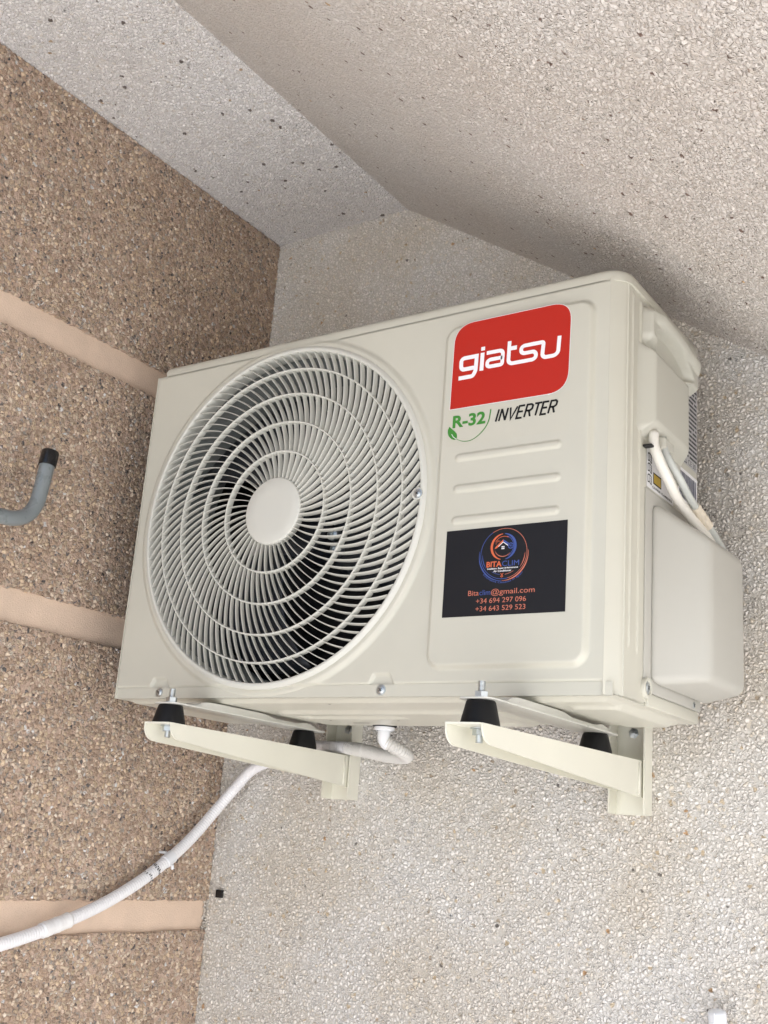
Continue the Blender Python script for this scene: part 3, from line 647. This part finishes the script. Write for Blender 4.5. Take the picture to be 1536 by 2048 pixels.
# ---- mounting feet (pressed rails under the base)
for x0, y0, y1 in ((.655, -.106, .258), (.157, -.076, .272)):
    x1 = x0 + .0435; zf = -.0215; mb = MB()
    ol = rounded([(x0, y0), (x1, y0), (x1, y1), (x0, y1)], .012, 6, True)
    mb.prism(ol, lambda u, v, t: (u, v, t), zf, zf + .0018)
    # return flange on the right, its top edge climbs to the pan and steps down again
    pf = [(y0 + .040, zf + .0018), (y0 + .062, zf + .010), (y0 + .080, -.0105), (y0 + .175, -.0105), (y0 + .200, -.0115), (y0 + .215, zf + .0068), (y1 - .085, zf + .0062), (y1 - .07, zf + .0062), (y1 - .055, zf + .0100), (y1 - .035, zf + .0075), (y1 - .012, zf + .0018)]
    pf = [(a, b) for a, b in rounded(pf, .010, 4)]
    n = len(pf); secs = [(x1 - .0015, 0), (x1 - .004, 1), (x0 + .008, 1), (x0 + .004, 0)]; V = []; F = []
    for (xx, t) in secs:
        for (a, b) in pf: V.append((xx, a, zf + .0018 if t == 0 else b))
    for j in range(3):
        for i in range(n - 1): a = j * n + i; F.append((a, a + 1, a + n + 1, a + n))
    mb.add(V, F); K.append(mb.build('mounting_foot', M['foot'], ac, auto=35))
# drain spout through the pan
mb = MB(); mb.lathe([(0, .002), (.0185, .002), (.0185, .0075), (.0165, .0085), (0, .0085)], (.3285, .262 - .02, -.006), (0, 0, -1), 30)
K.append(mb.build('drain_gasket', M['rubber'], ac, auto=40))
at(ac.location, K)

# ------------------------------------------------------------------ brackets
def bracket(xo, yfr, zfr, zbk, ym_f, ym_b, label):
    loc = (xo + .027, YW, -.119); br = thing('wall_bracket', label, 'bracket', loc, 'wall brackets under the air conditioner'); k_ = []
    x0, x1 = xo, xo + .0535
    # upright: channel open to the room
    t = .0022; z0, z1 = -.119, .075; ol = [(x0, .335), (x0 + t, .335), (x0 + t, YW - .0035), (x1 - t, YW - .0035), (x1 - t, .335), (x1, .335), (x1, YW), (x0, YW)]
    mb = MB(); mb.prism(ol, lambda u, v, s: (u, v, s), z0, z1); up = mb.build('upright', M['bracket'], br); k_.append(up)
    b = MB(); b.lathe([(.0075, 0), (.0075, .0012), (.005, .0016), (.005, .004), (0, .0045)], (x0 + .027, YW - .0035, -.006), (0, -1, 0), 6); b.build('wall_bolt', M['zinc'], up)
    # arm: inverted channel, flanges deeper at the wall, rounded front corners
    a0, a1 = xo + .0055, xo + .0485; yb = .352; yl = yfr - .004
    def web(y): return zfr + (zbk - zfr) * (y - yfr) / (.335 - yfr)
    def bot(y, f0, f1): return f0 + (f1 - f0) * (y - yfr) / (.335 - yfr)
    mb = MB()
    for (xa, xb_, ys_, f0, f1) in ((a0, a0 + .002, yl, zfr - .0235, zbk - .041), (a1 - .002, a1, yfr + .003, zfr - .0205, zbk - .0495)):
        c = [(ys_, web(ys_))] + [(ys_ + .020 * (1 - math.cos(R(q))) + .0, bot(ys_ + .02, f0, f1) + .019 * (1 - math.sin(R(q)))) for q in range(0, 91, 10)] + [(yb, bot(yb, f0, f1)), (yb, web(yb))]
        mb.prism(c, lambda u, v, s: (s, u, v), xa, xb_)
    mb.hexa([(a0 + .002, yl, web(yl) - .002), (a1 - .002, yfr + .0, web(yfr) - .002), (a1 - .002, yfr, web(yfr)), (a0 + .002, yl, web(yl)), (a0 + .002, yb, web(yb) - .002), (a1 - .002, yb, web(yb) - .002), (a1 - .002, yb, web(yb)), (a0 + .002, yb, web(yb))])
    k_.append(mb.build('arm', M['bracket'], br, auto=35))
    mb = MB(); tube([Vector((a1 + .0006, .326, bot(.326, zfr - .0205, zbk - .0495) + .003)), Vector((a1 + .0006, .326, web(.326) - .003))], .0014, 8, mb); k_.append(mb.build('weld_seam', M['bracket'], br, smooth=True))
    xm = xo + .027; zt = -.0215
    for ym in (ym_f, ym_b):
        zb = web(ym); m = MB(); m.lathe([(.0225, zb + .0002), (.0222, zb + .003), (.0168, zt - .002), (.0155, zt - .0002), (0, zt - .0002)], (xm, ym, 0), (0, 0, 1), 40)
        rb = m.build('rubber_mount', M['rubber'], br, auto=50); k_.append(rb)
    m = MB(); pts = [Vector((xm, ym_f, zfr - .0185 + .0004 * i)) for i in range(int((zt + .0225 - (zfr - .0185)) / .0004))]
    tube(pts, lambda s, L: .0040 + .00045 * math.sin(s * 2 * math.pi / .0013), 14, m); bolt = m.build('bolt', M['zinc'], br, smooth=True); k_.append(bolt)
    for (zz, sg) in ((zt + .002, 1), (zfr - .0022, -1)):
        m = MB(); m.lathe([(0, 0), (.0105, 0), (.0105, .0014), (0, .0014)], (xm, ym_f, zz), (0, 0, sg), 28); m.build('washer', M['zinc'], bolt, auto=30)
        m = MB(); m.lathe([(.0072, .0014), (.0080, .0019), (.0080, .0078), (.0072, .0083), (.0035, .0083)], (xm, ym_f, zz), (0, 0, sg), 6, .2); m.build('nut', M['zinc'], bolt, auto=20)
    at(loc, k_); return br
bracket(.6495, -.122, -.0495, -.0462, -.087, .226, 'cream steel wall bracket under the right end of the unit, near the valve cover')
bracket(.1500, -.080, -.0470, -.0503, -.060, .240, 'cream steel wall bracket under the fan, nearer the brown wall')

# ------------------------------------------------------------------ drain hose
hz_ = thing('drain_hose', 'white corrugated drain hose curving from the unit down across the brown wall', 'hose', (.30, .33, -.05)); hk = []
ex0 = (.3285, .242, -.0145)
mb = MB(); mb.lathe([(0, 0), (.0155, 0), (.0155, .004), (.0125, .005), (.0125, .006)], ex0, (0, 0, -1), 30); tube(catmull([(.3285, .242, -.018), (.3285, .242, -.030), (.331, .244, -.0365), (.3355, .2465, -.0405)], .002), .0098, 20, mb)
hk.append(mb.build('elbow', M['white_plastic'], hz_, auto=45))
P1 = catmull([(.332, .2445, -.0365), (.340, .250, -.042), (.3475, .262, -.0475), (.346, .280, -.0520), (.335, .296, -.0535), (.310, .309, -.0525), (.275, .318, -.0490), (.240, .324, -.0430), (.200, .326, -.0385)], .0006)
hk.append(tube(P1, lambda s, L: .0098 + .0007 * math.sin(s * 2 * math.pi / .0042), 20).build('corrugated_hose', M['hose'], hz_, smooth=True))
cut = len(P1) * 82 // 100
mb = tube(P1[cut:cut + 30], .0112, 20); hk.append(mb.build('coupling', M['hose'], hz_, smooth=True))
P2 = catmull([(.212, .326, -.039), (.175, .326, -.0375), (.130, .326, -.0385), (.080, .328, -.048), (.040, .331, -.063), (-.003, .336, -.0790), (-.040, .338, -.1120), (-.063, .322, -.1500), (-.0715, .285, -.1930), (-.0735, .240, -.2290), (-.0740, .174, -.2695), (-.0740, .095, -.3060), (-.0735, .0, -.3370), (-.0725, -.0836, -.3570), (-.072, -.18, -.374), (-.072, -.45, -.400), (-.072, -.9, -.42)], .0008)
P2 = [p for p in P2]
hk.append(tube(P2, lambda s, L: .0093 + .00036 * math.sin(s * 2 * math.pi / .0046), 20).build('conduit', M['conduit'], hz_, smooth=True))
def near(y): return min(range(len(P2)), key=lambda i: abs(P2[i].y - y) + (10 if P2[i].x > -.06 else 0))
i0, i1 = near(.038), near(-.012)
hk.append(tube(P2[i0:i1:3], lambda s, L: .0112 + .0004 * math.sin(s * 900) + .0003 * math.sin(s * 311 + 1), 20).build('tape_wrap', M['tape'], hz_, smooth=True))
i0, i1 = near(.2410), near(.2240)
mb = tube(P2[i0:i1:3], .0106, 20)
q = P2[(i0 + i1) // 2]; mb.box((XB - .002, q.y - .004, q.z + .008), (q.x - .006, q.y + .004, q.z + .0125), .002); tube([Vector((q.x + .004, q.y + .006, q.z - .008)), Vector((q.x + .003, q.y + .009, q.z - .0145))], .0028, 10, mb)
hk.append(mb.build('conduit_clip', M['white_plastic'], hz_, auto=50))
# printed marking band on the conduit
mb = MB(); rb_ = random.Random(9)
for yc, n_ in ((.2050, 13), (.1880, 6)):
    i = near(yc); T = (P2[i + 2] - P2[i - 2]).normalized(); toc = (cam.location - P2[i]).normalized(); u = (toc - T * toc.dot(T)).normalized(); w_ = T.cross(u)
    for k in range(n_):
        a = -1.1 + 2.2 * k / n_ + rb_.uniform(-.1, .1); l0 = rb_.uniform(-.004, .001); c = P2[i]
        for s_ in (0,):
            e1 = u * math.cos(a) + w_ * math.sin(a); e2 = u * math.cos(a + .13) + w_ * math.sin(a + .13); rr_ = .0106
            mb.add([c + T * l0 + e1 * rr_, c + T * l0 + e2 * rr_, c + T * (l0 + rb_.uniform(.002, .005)) + e2 * rr_, c + T * (l0 + rb_.uniform(.002, .005)) + e1 * rr_], [(0, 1, 2, 3)])
hk.append(mb.build('printed_marking', M['ink_grey'], hz_))
at(hz_.location, hk)

# ------------------------------------------------------------------ cables
c1 = catmull([(W + .0100, .080, .335), (W + .0105, .080, .318), (.8145, .0870, .301), (.8200, .1060, .2790), (.8205, .1340, .2640), (.8215, .1700, .2540), (.8225, .2050, .2470), (.824, .2450, .2400), (.826, .285, .225), (.826, .315, .19), (.824, .335, .15), (.822, YW + .005, .12)], .004)
tag(tube(c1, .0064, 16).build('power_cable', M['cable_white'], None, smooth=True), 'thick white cable leaving the terminal cover and passing behind the valve cover', 'cable')
ct = thing('signal_cable', 'thinner grey cable with torn beige tape beside the thick white one', 'cable', (.83, .12, .29)); ck = []
c2 = catmull([(W + .0120, .104, .335), (W + .0150, .104, .318), (.8205, .1090, .303), (.8270, .1280, .2850), (.8280, .1600, .2700), (.8290, .1950, .2600), (.8300, .2400, .2470), (.832, .285, .228), (.831, .318, .195), (.829, .338, .155), (.827, YW + .005, .125)], .004)
ck.append(tube(c2, .0052, 14).build('sheath', M['cable_grey'], ct, smooth=True))
idx = [i for i, p in enumerate(c2) if .175 < p.y < .235 and p.z > .23]
rt = random.Random(2); ck.append(tube(c2[idx[0]:idx[-1]], lambda s, L: .0056 + .0010 * abs(math.sin(s * 230)) + rt.uniform(0, .0006), 14).build('torn_tape', M['torn'], ct))
at(ct.location, ck)

# ------------------------------------------------------------------ grey bent tube with black cap, fixed to the brown wall out of view
tb = thing('bent_tube_hook', 'grey painted bent steel tube with black end cap, in front of the brown wall', 'hook', (XB, -.62, .20)); tk = []
pp = [(XB, -.62, .190), (-.06, -.60, .190), (-.036, -.56, .192), (-.031, -.50, .197), (-.03, -.38, .208), (-.030, -.2400, .2200), (-.030, -.205, .2250), (-.0300, -.1850, .2370), (-.030, -.1745, .2560), (-.0300, -.1705, .2800), (-.0300, -.1665, .3190)]
tk.append(tube(catmull(pp, .004), .0112, 24).build('tube', M['steel_grey'], tb, smooth=True))
mb = MB(); ax = Vector((0, .004, .039)).normalized(); mb.lathe([(.0112, 0), (.0128, 0), (.0130, .001), (.0130, .0215), (.0120, .0235), (0, .0240)], (-.03, -.1668, .3160), ax, 32); tk.append(mb.build('end_cap', M['cap_black'], tb, auto=40))
mb = MB(); mb.lathe([(0, 0), (.028, 0), (.028, .004), (0, .004)], (XB, -.62, .190), (1, 0, 0), 32); tk.append(mb.build('wall_flange', M['steel_grey'], tb, auto=40))
at(tb.location, tk)

# ------------------------------------------------------------------ small fixings on the white wall
mb = MB(); mb.box((-.0745, YW - .006, -.2930), (-.0615, YW + .001, -.2800), .001); mb.box((-.0635, YW - .0085, -.2915), (-.0600, YW - .001, -.2835), .001)
tag(mb.build('plastic_plug', M['cap_black'], auto=40), 'small square black plastic plug on the white wall near the corner', 'plug')
mb = MB(); mb.lathe([(0.0115, -.03), (.0115, .0), (.0108, .002), (.006, .004), (0, .0045)], (.8000, .340, -.3570), (0, -.25, 1), 28); mb.box((.7995, .3270, -.385), (.8010, .3290, -.3560), .0005)
mb.box((.7930, .345, -.395), (.8070, YW + .001, -.370), .002)
tag(mb.build('conduit_end', M['white_plastic'], auto=50), 'white plastic conduit cap at the bottom right corner of the wall', 'cap')
